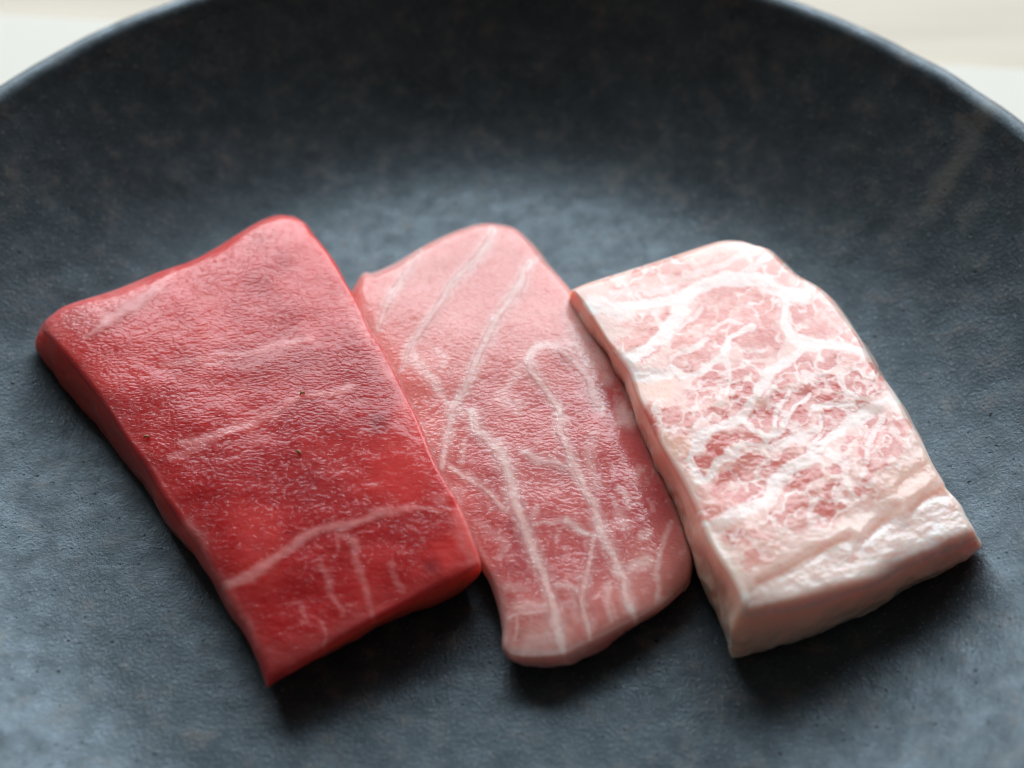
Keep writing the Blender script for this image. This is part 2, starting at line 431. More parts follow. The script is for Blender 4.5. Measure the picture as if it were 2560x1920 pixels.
def fat_vein(S, pts, w, mat, tint=(1, 1, 1), proud=.000010, name='fat_vein'):
    """a cord of fat lying flush in the cut face: lens-shaped strip that follows the surface"""
    pts = np.asarray(pts, float)
    n = max(8, int(np.hypot(*np.diff(pts, axis=0).T).sum() / 5))
    c = resample(pts, n)
    t = np.gradient(c, axis=0); t /= np.linalg.norm(t, axis=1)[:, None] + 1e-9
    nn = np.c_[-t[:, 1], t[:, 0]]
    s = np.linspace(0, 1, n)
    ww = w * 1.7 * np.sqrt(np.clip(np.minimum(s, 1 - s) / .10, 0.02, 1)) * (1 + .3 * noise2(s * n / 9, s * 0 + 3.1, 7))
    m = 9; a = np.linspace(-1, 1, m)
    Pp = c[:, None] + nn[:, None] * (ww[:, None] * a[None])[..., None]
    Pp = Pp.reshape(-1, 2)
    lo, hi = Pp.min(0) - 12, Pp.max(0) + 12
    k = np.where((S.px[:, 0] > lo[0]) & (S.px[:, 0] < hi[0]) & (S.px[:, 1] > lo[1]) & (S.px[:, 1] < hi[1]))[0]
    gz = np.zeros(len(Pp)); uu = np.zeros(len(Pp)); vv = np.zeros(len(Pp)); ee = np.zeros(len(Pp))
    for i in range(len(Pp)):
        d = ((S.px[k] - Pp[i]) ** 2).sum(1); j = k[np.argpartition(d, 9)[:9]]; dp = S.px[j] - Pp[i]
        A = np.c_[np.ones(9), dp]; wt = 1 / (1 + (dp ** 2).sum(1))
        sol = np.linalg.lstsq(A * wt[:, None], np.c_[S.top[j, 2], S.uf[j], S.vf[j], S.edge[j]] * wt[:, None], rcond=None)[0][0]
        gz[i], uu[i], vv[i], ee[i] = sol
    flat = np.outer(np.clip(np.minimum(np.arange(n), np.arange(n)[::-1]) / 2, 0, 1), 1 - a ** 6).ravel()
    X = at(Pp, gz); top = np.c_[X[:, :2], gz + proud * flat - .000003]; bot = np.c_[X[:, :2], gz - .0003 - np.tile(.0010 * (1 - a ** 2), n)]
    N = n * m; g = np.arange(N).reshape(n, m)
    ring = np.r_[g[0, :-1], g[:-1, -1], g[-1, :0:-1], g[:0:-1, 0]]; nr = len(ring)
    V = np.vstack([top, bot, top[ring], bot[ring]])            # the skirt has points of its own, so the face keeps its flat shading
    F = [np.stack([g[:-1, :-1], g[:-1, 1:], g[1:, 1:], g[1:, :-1]], -1).reshape(-1, 4)]
    h = g + N
    F.append(np.stack([h[:-1, :-1], h[1:, :-1], h[1:, 1:], h[:-1, 1:]], -1).reshape(-1, 4))
    q = np.arange(nr) + 2 * N
    F.append(np.stack([q, q + nr, np.roll(q, -1) + nr, np.roll(q, -1)], -1))
    rgb, det = S.colour(Pp, np.zeros(len(Pp)), ee, uu, vv); rgb = rgb * np.array(tint)
    return mesh_obj(name, V, np.vstack(F), mat, parent=S.root, origin=S.org, attrs={'flesh': np.clip(np.vstack([rgb, rgb, rgb[ring], rgb[ring]]), 0, 1), 'detail': np.clip(np.vstack([det, det, det[ring], det[ring]]), 0, 1)})

def lerp3(a, b, t): return np.asarray(a) * (1 - t[:, None]) + np.asarray(b) * t[:, None]

# ---- left: lean red slice
L_back = [(104, 824), (112, 803), (132, 785), (172, 761), (288, 724), (402, 678), (478, 652), (542, 618), (599, 582), (649, 553), (694, 538), (735, 541)]
L_right = [(735, 541), (762, 557), (778, 580), (804, 610), (835, 652), (860, 699), (894, 753), (925, 821), (959, 874), (989, 931), (1012, 980), (1042, 1037), (1068, 1094), (1093, 1157), (1150, 1259), (1179, 1329), (1196, 1375), (1200, 1396)]
L_front = [(664, 1694), (690, 1680), (728, 1661), (790, 1624), (851, 1583), (933, 1538), (1015, 1497), (1097, 1454), (1171, 1416), (1200, 1396)]
L_left = [(104, 824), (124, 848), (160, 890), (208, 948), (254, 1008), (307, 1085), (360, 1165), (410, 1245), (457, 1312), (494, 1362), (527, 1419), (552, 1460), (570, 1500), (605, 1552), (630, 1600), (650, 1645), (664, 1694)]
L_VEINS = [
    (c1([(410, 900), (560, 790), (700, 700), (800, 640), (870, 575)]), 9, .62),
    (c2([(350, 1000), (450, 980), (560, 940), (660, 870), (760, 790), (880, 710), (1000, 660), (1130, 640), (1260, 590), (1400, 550)]), 10, .60),
    (c2([(1400, 550), (1550, 530), (1700, 535), (1820, 540)]), 6, .42),
]
L_FAINT = [
    (c1([(870, 575), (980, 490)]), 10, .45),
    (c1([(900, 1080), (1200, 1040), (1500, 1000), (1650, 950), (1900, 920)]), 8, .40),
    (c1([(1040, 1600), (1250, 1560), (1500, 1480), (1600, 1420), (1740, 1340), (1850, 1290), (2000, 1280), (2150, 1240)]), 8, .52),
    (c2([(60, 240), (250, 150), (340, 100), (450, 40)]), 12, .36),
    (c2([(1180, 720), (1200, 860), (1230, 980), (1270, 1100), (1290, 1180)]), 8, .36),
    (c2([(1080, 670), (1080, 780)]), 6, .26), (c2([(1110, 690), (1190, 730)]), 8, .4),
    (c2([(990, 900), (1030, 1000), (1070, 1080), (1110, 1180)]), 8, .32),
    (c2([(1400, 880), (1440, 960), (1470, 1030)]), 7, .28), (c2([(990, 1230), (1010, 1300), (980, 1370)]), 5, .35),
    (c2([(850, 1130), (890, 1230)]), 7, .28), (c2([(150, 640), (230, 740), (310, 890), (370, 1000), (420, 1080), (520, 1230), (580, 1350)]), 16, .34),
    (c2([(600, 1430), (800, 1440), (1000, 1350), (1200, 1230)]), 30, .14),
    (c2([(1700, 480), (1780, 420)]), 12, .3), (c2([(1820, 560), (1900, 760), (1930, 830)]), 22, .35),
    (c3([(0, 560), (110, 700), (200, 860), (300, 1030)]), 16, .30),
    (c1([(180, 840), (420, 700), (700, 590)]), 40, .25), (c1([(1500, 200), (1780, 160)]), 40, .2),
]
L_DARK = [(c3([(230, 1380)]), 22, .8), (c2([(1660, 880)]), 18, .9), (c2([(900, 350)]), 60, .4), (c1([(1900, 1050), (1500, 1080)]), 45, .45), (c2([(1180, 780)]), 25, .5), (c2([(1600, 570), (1450, 620)]), 18, .35)]
L_HOT = [(c3([(350, 1530)]), 40, .9), (c2([(1460, 200), (1450, 320), (1500, 420)]), 60, .9), (c2([(1780, 730), (1700, 820)]), 40, .6), (c1([(150, 1100), (320, 1300)]), 40, .6)]
def left_colour(px, depth, edge, uu, vv):
    n = len(px)
    wx = fbm(px[:, 0] / 38, px[:, 1] / 38, 1, 3); wy = fbm(px[:, 0] / 38, px[:, 1] / 38, 2, 3)
    warp = np.c_[wx, wy] * 9
    big = fbm(px[:, 0] / 130, px[:, 1] / 130, 5, 4); fine = fbm(px[:, 0] / 26, px[:, 1] / 9, 6, 3)
    c = lerp3((.60, .046, .042), (.46, .011, .013), sstep(.1, .6, vv))  # back paler, front darker: window light put into the flesh colour
    c = lerp3(c, (.40, .010, .014), np.clip(big * 1.2, 0, .6)); c = lerp3(c, (.74, .07, .06), np.clip(-big * .7, 0, 1))
    c = lerp3(c, (.68, .12, .12), np.clip(fine * .3, 0, 1))
    hot = stroke_mask(px, L_HOT, warp, 1.0); c = lerp3(c, (.66, .035, .028), hot * .8)
    dark = stroke_mask(px, L_DARK, warp, 1.0); c = lerp3(c, (.24, .008, .014), dark * .85)
    f1 = np.clip(stroke_mask(px, L_VEINS, warp, .75) * 1.2, 0, 1); f2 = stroke_mask(px, L_FAINT, warp, 1.0) * 1.3
    f = np.maximum(f1, f2) * (.85 + .35 * fine)
    f = np.maximum(f, .08 * (1 - sstep(0, .0030, edge)) * (depth == 0))
    c = lerp3(c, (.84, .36, .34), np.clip(f, 0, 1))
    side = depth > 0
    c[side] = lerp3(c[side], (.76, .085, .05), np.full(side.sum(), .75))  # glow of light through the red flesh, painted into the side colour
    d1 = np.clip(.85 - .5 * f1 - .25 * f2, .1, 1) * np.where(side, .4, 1) * (.7 + .5 * np.clip(big + .4, 0, 1)) * sstep(-.0004, .0008, np.where(side, 1, edge))
    d1 *= 1 - .3 * sstep(.35, .6, vv)
    d1 *= np.clip(1 - stroke_mask(px, L_HOT, warp, 1.0) * .75, 0, 1)
    return c, np.c_[d1, np.clip(.3 + .4 * big, 0, 1) * .5, f]
def left_relief(px, X, uu, vv):
    w = np.c_[fbm(px[:, 0] / 60, px[:, 1] / 60, 1, 3), fbm(px[:, 0] / 60, px[:, 1] / 60, 2, 3)] * 10
    r = .00022 * fbm(px[:, 0] / 190, px[:, 1] / 150, 11, 2) + .00006 * fbm(px[:, 0] / 55, px[:, 1] / 34, 12, 3)
    r += .00008 * stroke_mask(px, L_VEINS + L_FAINT[:4], w, 1.0)
    r -= .00008 * stroke_mask(px, [(c1([(1700, 900), (1500, 1010), (1200, 1060), (900, 1100)]), 26, 1)], w, 1.0)
    return r
M_LEAN = flesh_material('lean_tuna', 1700, 2900, .12, (1.0, .22, .17), .0045, 1.05, .06, .78)
SL = build_slice('tuna_slice', 'deep red lean tuna slice, leftmost of the three on the dark plate', L_back, L_right, L_front, L_left,
                 (.0085, .0100, .0088, .0062), [(106, 915), (790, 650), (1160, 1475), (672, 1688)], (.0014, .0005, .0004, .0007),
                 left_colour, left_relief, M_LEAN, 300, 470, seed=11, bulge=.0004, side_noise=.00018,
                 dip=lambda u, v: .0012 * (1 - (2 * v - 1) ** 2) + .0006 * (1 - (2 * u - 1) ** 2) - .0006 * v ** 2)

# ---- middle: medium fatty pink slice
M_back = [(884, 738), (894, 707), (909, 682), (936, 680), (993, 654), (1050, 620), (1118, 586), (1183, 563), (1225, 558), (1270, 564), (1290, 572)]
M_right = [(1290, 572), (1304, 582), (1338, 616), (1365, 654), (1399, 692), (1430, 730), (1458, 783), (1502, 851), (1546, 920), (1584, 988), (1612, 1053), (1634, 1110), (1664, 1181), (1700, 1264), (1720, 1326), (1733, 1377), (1728, 1427), (1714, 1452)]
M_front = [(1260, 1612), (1282, 1630), (1333, 1639), (1405, 1635), (1442, 1622), (1496, 1597), (1550, 1565), (1604, 1536), (1659, 1503), (1700, 1468), (1714, 1452)]
M_left = [(884, 738), (896, 790), (932, 870), (965, 930), (992, 990), (1022, 1050), (1048, 1110), (1078, 1170), (1105, 1210), (1142, 1280), (1173, 1342), (1203, 1397), (1225, 1436), (1243, 1488), (1256, 1550), (1256, 1595), (1260, 1612)]
M_VEINS = [
    (c3([(500, 230), (400, 380), (320, 500), (260, 630), (230, 740)]), 8, .75),
    (c3([(980, 80), (930, 200), (830, 320), (720, 430), (620, 590), (520, 740), (430, 860), (400, 960), (375, 1010)]), 8.5, .78),
    (c3([(1225, 300), (1190, 345), (1160, 450), (1080, 560), (1000, 680), (940, 800), (880, 920), (840, 1030), (790, 1150), (740, 1230), (700, 1330), (670, 1500), (645, 1640)]), 10, .85),
    (c3([(850, 1290), (880, 1400), (950, 1480), (1020, 1535)]) + c4([(480, 170), (520, 240), (550, 330), (560, 420), (570, 500), (600, 560), (640, 660), (680, 770), (720, 870), (770, 990), (810, 1090), (840, 1200), (860, 1320), (890, 1430), (910, 1500)]), 12, .90),
    (c3([(1240, 900), (1222, 950), (1232, 1010), (1290, 1090), (1350, 1170), (1410, 1260), (1430, 1340), (1420, 1420), (1450, 1480)]) + c4([(960, 180), (1000, 270), (1060, 390), (1120, 500), (1150, 600), (1180, 700), (1230, 800), (1280, 910), (1320, 1000), (1330, 1100), (1370, 1200), (1410, 1270)]), 10, .82),
    (c3([(1400, 872), (1440, 892), (1490, 940), (1560, 1000), (1620, 1080), (1640, 1170), (1700, 1280)]), 12, .70),
    (c4([(130, 240), (240, 300), (340, 370), (430, 450), (520, 540)]), 7, .72),
    (c4([(640, 140), (740, 190), (860, 210), (940, 250), (1000, 290)]), 8, .70),
    (c4([(920, 620), (1000, 660), (1090, 700), (1150, 710)]), 8, .75),
    (c4([(1130, 720), (1100, 820), (1080, 950), (1050, 1060), (1030, 1160), (1060, 1250), (1080, 1340), (1090, 1420)]), 9, .60),
]
M_FAINT = [
    (c4([(575, 500), (610, 590), (650, 690), (700, 830)]), 12, .6), (c4([(1150, 610), (1185, 720)]), 11, .7), (c4([(540, 250), (560, 420)]), 11, .6), (c4([(960, 200), (1040, 360)]), 10, .6),
    (c3([(1300, 250), (1190, 340)]), 12, .5), (c3([(1330, 845), (1420, 880)]), 11, .7),
    (c3([(1330, 850), (1270, 865), (1235, 900)]), 10, .7),
    (c3([(440, 870), (480, 960), (560, 1050), (620, 1130), (680, 1230)]), 11, .62),
    (c3([(1510, 520), (1510, 700), (1530, 850), (1600, 960)]), 16, .40), (c3([(1560, 860), (1640, 930)]), 34, .55),
    (c3([(1830, 1290), (1860, 1330)]), 26, .60), (c3([(1720, 1080)]), 18, .45), (c3([(600, 880), (680, 940), (640, 1000)]), 8, .35),
    (c3([(1180, 1000), (1040, 1180), (1120, 1240)]), 14, .35), (c3([(700, 1290), (850, 1290)]), 20, .5),
    (c4([(530, 1270), (640, 1250), (760, 1240), (840, 1230)]), 5, .6), (c4([(600, 1210), (790, 1215)]), 16, .45),
    (c4([(870, 1060), (960, 1060), (1010, 1100), (1030, 1160)]), 7, .55), (c4([(700, 640), (800, 630), (900, 620)]), 6, .5),
    (c4([(700, 580), (730, 520)]), 9, .45), (c4([(1660, 620), (1610, 730), (1580, 850), (1550, 950), (1570, 1080), (1550, 1200)]), 6, .42),
    (c4([(1220, 1050), (1210, 1180), (1240, 1300)]), 6, .42), (c4([(1250, 1200), (1290, 1330)]), 5, .3), (c4([(1330, 1080), (1380, 1220), (1430, 1290)]), 5, .4),
    (c4([(1380, 940), (1450, 900), (1490, 890)]), 13, .6), (c4([(1290, 380), (1330, 420), (1350, 520)]), 9, .5),
    (c4([(1090, 150), (1110, 260), (1140, 360)]), 15, .40), (c4([(1290, 560), (1330, 640)]), 18, .36), (c4([(1450, 720), (1490, 700)]), 9, .5),
    (c4([(1110, 30), (1100, 60)]), 18, .35), (c4([(560, 1500), (860, 1520), (1040, 1490)]), 22, .55), (c4([(500, 1350), (500, 1480)]), 16, .35),
    (c4([(740, 1440), (840, 1420)]), 30, .45), (c4([(330, 860), (430, 1050), (480, 1250)]), 14, .30),
    (c4([(200, 210), (230, 50)]), 10, .4), (c4([(300, 600), (500, 760), (480, 850)]), 10, .28), (c4([(520, 1060), (640, 1080)]), 10, .3),
    (c4([(1240, 430), (1290, 560)]), 5, .35), (c4([(960, 1100), (1000, 1300)]), 8, .25), (c4([(590, 1270), (570, 1420)]), 4, .4), (c4([(680, 1270), (690, 1400)]), 4, .3),
]
M_DARK = [(c4([(440, 300)]), 24, .7), (c4([(870, 290), (930, 350)]), 22, .5), (c4([(560, 640), (600, 760)]), 16, .55), (c4([(1490, 400), (1560, 520), (1640, 480)]), 40, .6), (c3([(1700, 1150), (1850, 1400)]), 30, .5), (c4([(1560, 150), (1640, 300)]), 30, .5)]
def mid_colour(px, depth, edge, uu, vv):
    wx = fbm(px[:, 0] / 34, px[:, 1] / 34, 21, 3); wy = fbm(px[:, 0] / 34, px[:, 1] / 34, 22, 3)
    warp = np.c_[wx, wy] * 5
    big = fbm(px[:, 0] / 100, px[:, 1] / 100, 25, 4); fine = fbm(px[:, 0] / 20, px[:, 1] / 12, 26, 3); mott = fbm(px[:, 0] / 24, px[:, 1] / 24, 27, 4)
    c = lerp3((.74, .25, .22), (.58, .115, .11), sstep(.22, .6, vv))
    c = lerp3(c, (.48, .075, .085), np.clip(big * 1.0, 0, 1) * sstep(.2, .5, vv)); c = lerp3(c, (.76, .34, .30), np.clip(-big * .5, 0, 1))
    c = lerp3(c, (.62, .26, .22), sstep(.72, .98, vv) * .75)
    dark = stroke_mask(px, M_DARK, warp, 1.0); c = lerp3(c, (.38, .06, .07), dark * .6)
    c = lerp3(c, (.80, .46, .43), sstep(.18, .5, mott) * .42 * sstep(.25, .5, vv))
    f1 = stroke_mask(px, [(p, w * .85, min(1, s * 1.15)) for p, w, s in M_VEINS] + [(p, w * 1.6, s * .45) for p, w, s in M_VEINS], warp, .8); f2 = stroke_mask(px, M_FAINT, warp, .9)
    f = np.maximum(f1, f2) * (.92 + .25 * fine)
    f = np.maximum(f, .30 * (1 - sstep(0, .0018, edge)) * (depth == 0))
    c = lerp3(c, (.90, .70, .65), np.clip(f, 0, 1))
    side = depth > 0
    c[side] = lerp3(c[side], (.60, .17, .14), np.full(side.sum(), .5))
    d1 = np.clip(.85 - .2 * f1 - .1 * f2, .1, 1) * np.where(side, .4, 1) * sstep(-.0004, .0008, np.where(side, 1, edge)) * (1 - .6 * sstep(.8, .97, vv))
    return c, np.c_[d1, np.clip(.25 + .5 * mott, 0, 1) * .45, f]
def mid_relief(px, X, uu, vv):
    w = np.c_[fbm(px[:, 0] / 34, px[:, 1] / 34, 21, 3), fbm(px[:, 0] / 34, px[:, 1] / 34, 22, 3)] * 8
    r = .00025 * fbm(px[:, 0] / 190, px[:, 1] / 170, 31, 2) + .00004 * fbm(px[:, 0] / 44, px[:, 1] / 34, 32, 4)
    r += .00002 * stroke_mask(px, M_VEINS, w, .9) + .00001 * stroke_mask(px, M_FAINT, w, 1.0)
    return r
M_MID = flesh_material('medium_fatty_tuna', 1800, 2600, .05, (1.0, .30, .24), .0030, .7, .06, 1.0)
SM = build_slice('tuna_slice', 'pink medium fatty tuna slice with branching white veins, lying between the other two', M_back, M_right, M_front, M_left,
                 (.0058, .0066, .0049, .0045), [(878, 800), (1330, 650), (1672, 1460), (1308, 1618)], (.0013, .0012, .0004, .0005),
                 mid_colour, mid_relief, M_MID, 300, 480, seed=23,
                 side_noise=.0002,
                 dip=lambda u, v: -.0008 * sstep(.75, 1, u) * sstep(.25, .6, v) + .0008 * (1 - (2 * v - 1) ** 2) + .0005 * (1 - (2 * u - 1) ** 2))

# ---- right: very fatty pale slice
R_back = [(1430, 724), (1476, 705), (1571, 675), (1666, 645), (1761, 614), (1806, 602), (1848, 602), (1870, 608)]
R_right = [(1870, 608), (1900, 618), (1924, 624), (1951, 648), (1992, 686), (2046, 717), (2084, 751), (2122, 804), (2156, 853), (2190, 914), (2224, 956), (2255, 1000), (2283, 1050), (2306, 1088), (2336, 1149), (2364, 1196), (2372, 1215), (2404, 1251), (2423, 1285), (2451, 1326)]
R_front = [(1866, 1517), (1926, 1509), (2002, 1500), (2097, 1475), (2192, 1443), (2268, 1399), (2355, 1365), (2420, 1340), (2451, 1326)]
R_left = [(1430, 724), (1466, 777), (1500, 827), (1535, 884), (1572, 933), (1596, 998), (1622, 1047), (1650, 1107), (1677, 1152), (1704, 1197), (1727, 1240), (1746, 1282), (1763, 1327), (1793, 1384), (1823, 1430), (1850, 1479), (1866, 1517)]
_r5 = [([(500, 280), (640, 250), (840, 250)], 22, .5), ([(960, 270), (1080, 220), (1200, 240)], 30, .35), ([(1290, 260), (1340, 210), (1420, 230), (1480, 270)], 40, .5),
 ([(300, 320), (380, 300)], 15, .3), ([(380, 385), (520, 380)], 15, .4), ([(740, 360), (880, 355)], 18, .5), ([(480, 450), (640, 420)], 25, .25),
 ([(960, 430), (1050, 400), (1110, 400)], 30, .65), ([(1080, 360), (1180, 350), (1300, 370), (1420, 410), (1500, 430)], 28, .6), ([(1200, 380), (1240, 380)], 20, .7),
 ([(910, 530), (960, 540)], 35, .85), ([(800, 600), (880, 580), (960, 570)], 25, .75), ([(790, 640), (860, 625)], 12, .7),
 ([(1050, 520), (1090, 540), (1050, 570)], 25, .75), ([(1140, 480), (1250, 500)], 30, .5), ([(1310, 480), (1370, 510), (1330, 540)], 30, .8), ([(1230, 540), (1290, 530)], 25, .5),
 ([(960, 640), (1080, 615)], 18, .5), ([(1110, 590)], 15, .5), ([(1220, 600), (1330, 590), (1400, 620)], 18, .7),
 ([(1130, 690), (1240, 670), (1350, 680), (1420, 710)], 38, .7), ([(1120, 740), (1300, 740)], 14, .5), ([(980, 710), (1020, 720)], 28, .8), ([(740, 760), (860, 690)], 12, .6),
 ([(540, 580), (640, 550)], 12, .6), ([(610, 660), (640, 650)], 25, .75), ([(680, 560), (720, 550)], 20, .75), ([(460, 610), (540, 590)], 14, .5), ([(500, 660), (560, 640)], 20, .45),
 ([(550, 710), (600, 700)], 18, .5), ([(410, 740), (500, 720)], 20, .4), ([(540, 850), (600, 800), (640, 760)], 13, .7),
 ([(740, 860), (800, 840), (860, 830)], 28, .45), ([(880, 830), (950, 810)], 28, .75), ([(840, 900), (860, 880)], 15, .6),
 ([(1220, 800), (1230, 820)], 22, .75), ([(1260, 790), (1400, 790)], 28, .4), ([(1280, 880), (1330, 880)], 14, .5),
 ([(1050, 920), (1100, 930)], 35, .8), ([(960, 980), (1000, 970)], 28, .85), ([(1040, 1015), (1080, 1010)], 15, .7),
 ([(1170, 900), (1200, 930)], 25, .55), ([(1170, 950), (1260, 940)], 18, .6), ([(1150, 1035), (1250, 1030)], 30, .75),
 ([(850, 1070), (940, 1060)], 20, .7), ([(880, 1110), (980, 1090)], 30, .4), ([(1150, 1110), (1200, 1140)], 35, .75),
 ([(960, 1210), (1000, 1170), (1090, 1160)], 25, .75), ([(1010, 1270), (1060, 1270), (1080, 1220)], 16, .9),
 ([(1420, 960), (1450, 910), (1540, 870), (1620, 890)], 40, .7), ([(1420, 1000), (1500, 990)], 14, .75),
 ([(1550, 570), (1600, 520), (1680, 500)], 40, .55), ([(1700, 570), (1800, 580)], 40, .5), ([(1590, 650), (1680, 640), (1700, 680)], 30, .65), ([(1760, 660), (1860, 640)], 30, .45), ([(1850, 720), (1960, 740)], 25, .45),
 ([(1740, 870), (1800, 850)], 22, .6), ([(1880, 830), (1940, 830)], 25, .5), ([(1920, 870), (2080, 910)], 18, .45),
 ([(1920, 940), (1970, 960)], 12, .7), ([(1950, 1030), (2000, 1000), (2060, 1030)], 40, .6), ([(1940, 1050), (1960, 1060)], 18, .7),
 ([(1700, 950), (1830, 970)], 16, .7), ([(1690, 1010), (1780, 1000), (1850, 1030)], 18, .8), ([(1580, 1060), (1640, 1090)], 35, .7), ([(1690, 1110), (1880, 1110)], 28, .75),
 ([(1410, 1090), (1460, 1110)], 25, .85), ([(1440, 1140)], 10, .8), ([(1270, 1230), (1340, 1200), (1410, 1210)], 35, .7), ([(1380, 1190), (1420, 1190)], 14, .8), ([(1250, 1280), (1330, 1270)], 14, .6),
 ([(1550, 1190), (1570, 1160)], 15, .7), ([(1480, 1280), (1530, 1240), (1600, 1230)], 35, .75), ([(1420, 1370), (1480, 1350), (1500, 1310)], 22, .85), ([(1520, 1300), (1560, 1280)], 20, .7),
 ([(1710, 1260), (1750, 1210), (1830, 1180), (1960, 1170)], 18, .75), ([(1750, 1260), (1850, 1230)], 28, .5), ([(1690, 1350), (1760, 1310), (1840, 1270)], 22, .7),
 ([(630, 1240), (680, 1200), (760, 1180)], 22, .6), ([(700, 1230), (840, 1240)], 20, .45), ([(700, 1300), (830, 1310)], 20, .4),
 ([(980, 1420), (1020, 1390), (1150, 1350)], 22, .8), ([(980, 1430), (1030, 1430)], 22, .8), ([(1220, 1370), (1290, 1355)], 16, .85),
 ([(900, 1510), (970, 1500)], 25, .75), ([(880, 1590), (930, 1590)], 18, .6), ([(1620, 1450), (1670, 1430)], 18, .9), ([(1520, 1490), (1590, 1470)], 10, .6),
 ([(1310, 1490), (1460, 1480)], 18, .75), ([(1200, 1490), (1280, 1470)], 8, .6), ([(1160, 1550), (1300, 1520), (1440, 1540)], 30, .55), ([(1060, 1610), (1120, 1600), (1200, 1620)], 22, .7),
 ([(1860, 1420), (1880, 1350), (1950, 1340)], 22, .65), ([(2060, 1330), (2020, 1380), (2010, 1440)], 35, .75), ([(2030, 1250), (2120, 1230)], 22, .7), ([(2150, 1430), (2190, 1350)], 30, .7), ([(2180, 1270)], 20, .6),
 ([(1800, 1580), (1860, 1560), (1880, 1500)], 20, .8), ([(1600, 1600), (1670, 1580)], 14, .8)]
_r6 = [([(340, 460), (380, 400), (440, 370)], 20, .75), ([(400, 470), (500, 470)], 18, .7), ([(500, 330), (620, 300)], 40, .55), ([(560, 400), (640, 420)], 45, .5), ([(380, 500), (500, 520)], 40, .5),
 ([(520, 540), (580, 500), (560, 560)], 16, .85), ([(290, 590), (440, 570)], 30, .4), ([(560, 250), (640, 240)], 10, .6), ([(700, 260), (770, 240)], 14, .8), ([(680, 300), (780, 290)], 12, .7),
 ([(860, 380), (930, 350), (990, 340)], 18, .7), ([(820, 430), (920, 420)], 35, .5), ([(790, 470), (900, 460)], 12, .6),
 ([(1060, 460), (1130, 430)], 22, .7), ([(1100, 500), (1090, 560), (1060, 580)], 28, .65), ([(960, 500), (1000, 510)], 14, .4),
 ([(1310, 270), (1350, 260), (1330, 300)], 16, .75), ([(1280, 460), (1320, 400), (1340, 380)], 24, .5), ([(1370, 470)], 40, .2),
 ([(840, 590), (960, 610), (1060, 630)], 30, .4), ([(700, 650), (900, 680)], 30, .3), ([(460, 740), (520, 770)], 30, .5), ([(600, 750), (700, 760)], 20, .35), ([(580, 890), (680, 900)], 30, .35), ([(520, 940), (560, 960)], 20, .3),
 ([(1490, 130), (1520, 180), (1450, 210)], 28, .6), ([(1500, 40), (1560, 60)], 30, .55)]
R_LEAN = [(c5(p), w * .52 + 1, s * 1.15) for p, w, s in _r5] + [(c6(p), w * .52 + 1, s * 1.15) for p, w, s in _r6]
R_FAT = [(c7(p), w * .62, min(1, s * 1.1)) for p, w, s in [
 ([(110, 300), (200, 300), (320, 285), (450, 260), (560, 210), (650, 185), (760, 195), (860, 240), (940, 255)], 24, .9), ([(130, 290), (260, 320)], 44, .75),
 ([(470, 270), (450, 340), (400, 410), (330, 470), (240, 510), (290, 560), (420, 560)], 26, .9), ([(870, 270), (865, 350), (900, 420), (960, 450), (1080, 450), (1180, 475)], 22, .92),
 ([(960, 450), (900, 490), (820, 540), (780, 600), (740, 660), (700, 720), (620, 760), (540, 800), (500, 880), (530, 960)], 19, .95),
 ([(740, 380), (650, 420), (635, 480), (560, 535), (480, 560), (420, 530)], 15, .85), ([(700, 725), (800, 800), (860, 770), (900, 690), (960, 640)], 15, .85),
 ([(1290, 640), (1200, 690), (1120, 740), (1040, 800), (960, 880), (880, 920), (830, 970), (790, 1040), (700, 1080), (620, 1120)], 24, .95),
 ([(640, 850), (720, 820), (820, 830), (930, 800), (1000, 760)], 15, .8), ([(560, 960), (600, 900), (680, 860)], 17, .8), ([(1130, 665), (980, 690)], 14, .85), ([(1110, 630), (1200, 650)], 16, .8),
 ([(880, 620), (840, 700), (830, 760)], 9, .8), ([(560, 420), (500, 460), (420, 500)], 10, .7), ([(640, 500), (660, 580), (640, 640)], 8, .75), ([(540, 620), (620, 600), (700, 590)], 8, .6),
 ([(1040, 860), (1100, 900), (1110, 980), (1140, 1030)], 17, .75), ([(1250, 700), (1200, 800), (1180, 900)], 11, .7), ([(960, 230), (1080, 320), (1150, 400), (1230, 520), (1290, 620)], 12, .5),
 ([(580, 380), (640, 350), (700, 370)], 8, .6), ([(540, 300), (500, 340), (450, 390)], 12, .6), ([(700, 100), (620, 140), (480, 170)], 16, .55), ([(800, 100), (740, 160)], 14, .6), ([(200, 240), (420, 225)], 14, .5),
 ([(1000, 590), (940, 560), (1040, 560)], 8, .6), ([(1000, 720), (1000, 790), (960, 840)], 10, .75), ([(1080, 560), (1100, 620)], 10, .7), ([(360, 430), (440, 400)], 8, .5), ([(780, 460), (690, 470)], 8, .6)]]
R_PEACH = [(c5([(560, 1000), (700, 1000)]), 30, .6), (c5([(720, 1380), (850, 1420)]), 26, .6), (c5([(640, 1130), (700, 1050)]), 16, .7), (c6([(1700, 330), (1560, 420)]), 40, .4), (c6([(1690, 540), (1840, 440)]), 14, .5)]
R_CREASE = [(c6([(620, 1060), (800, 980), (940, 900), (1060, 840), (1220, 770)]), 5, 1), (c6([(1350, 740), (1440, 650), (1540, 590)]), 6, 1), (c6([(1630, 580), (1710, 500), (1840, 445)]), 7, 1), (c6([(1250, 920), (1270, 860), (1340, 770)]), 4, .6), (c6([(1560, 440), (1640, 360), (1700, 330)]), 5, .45)]
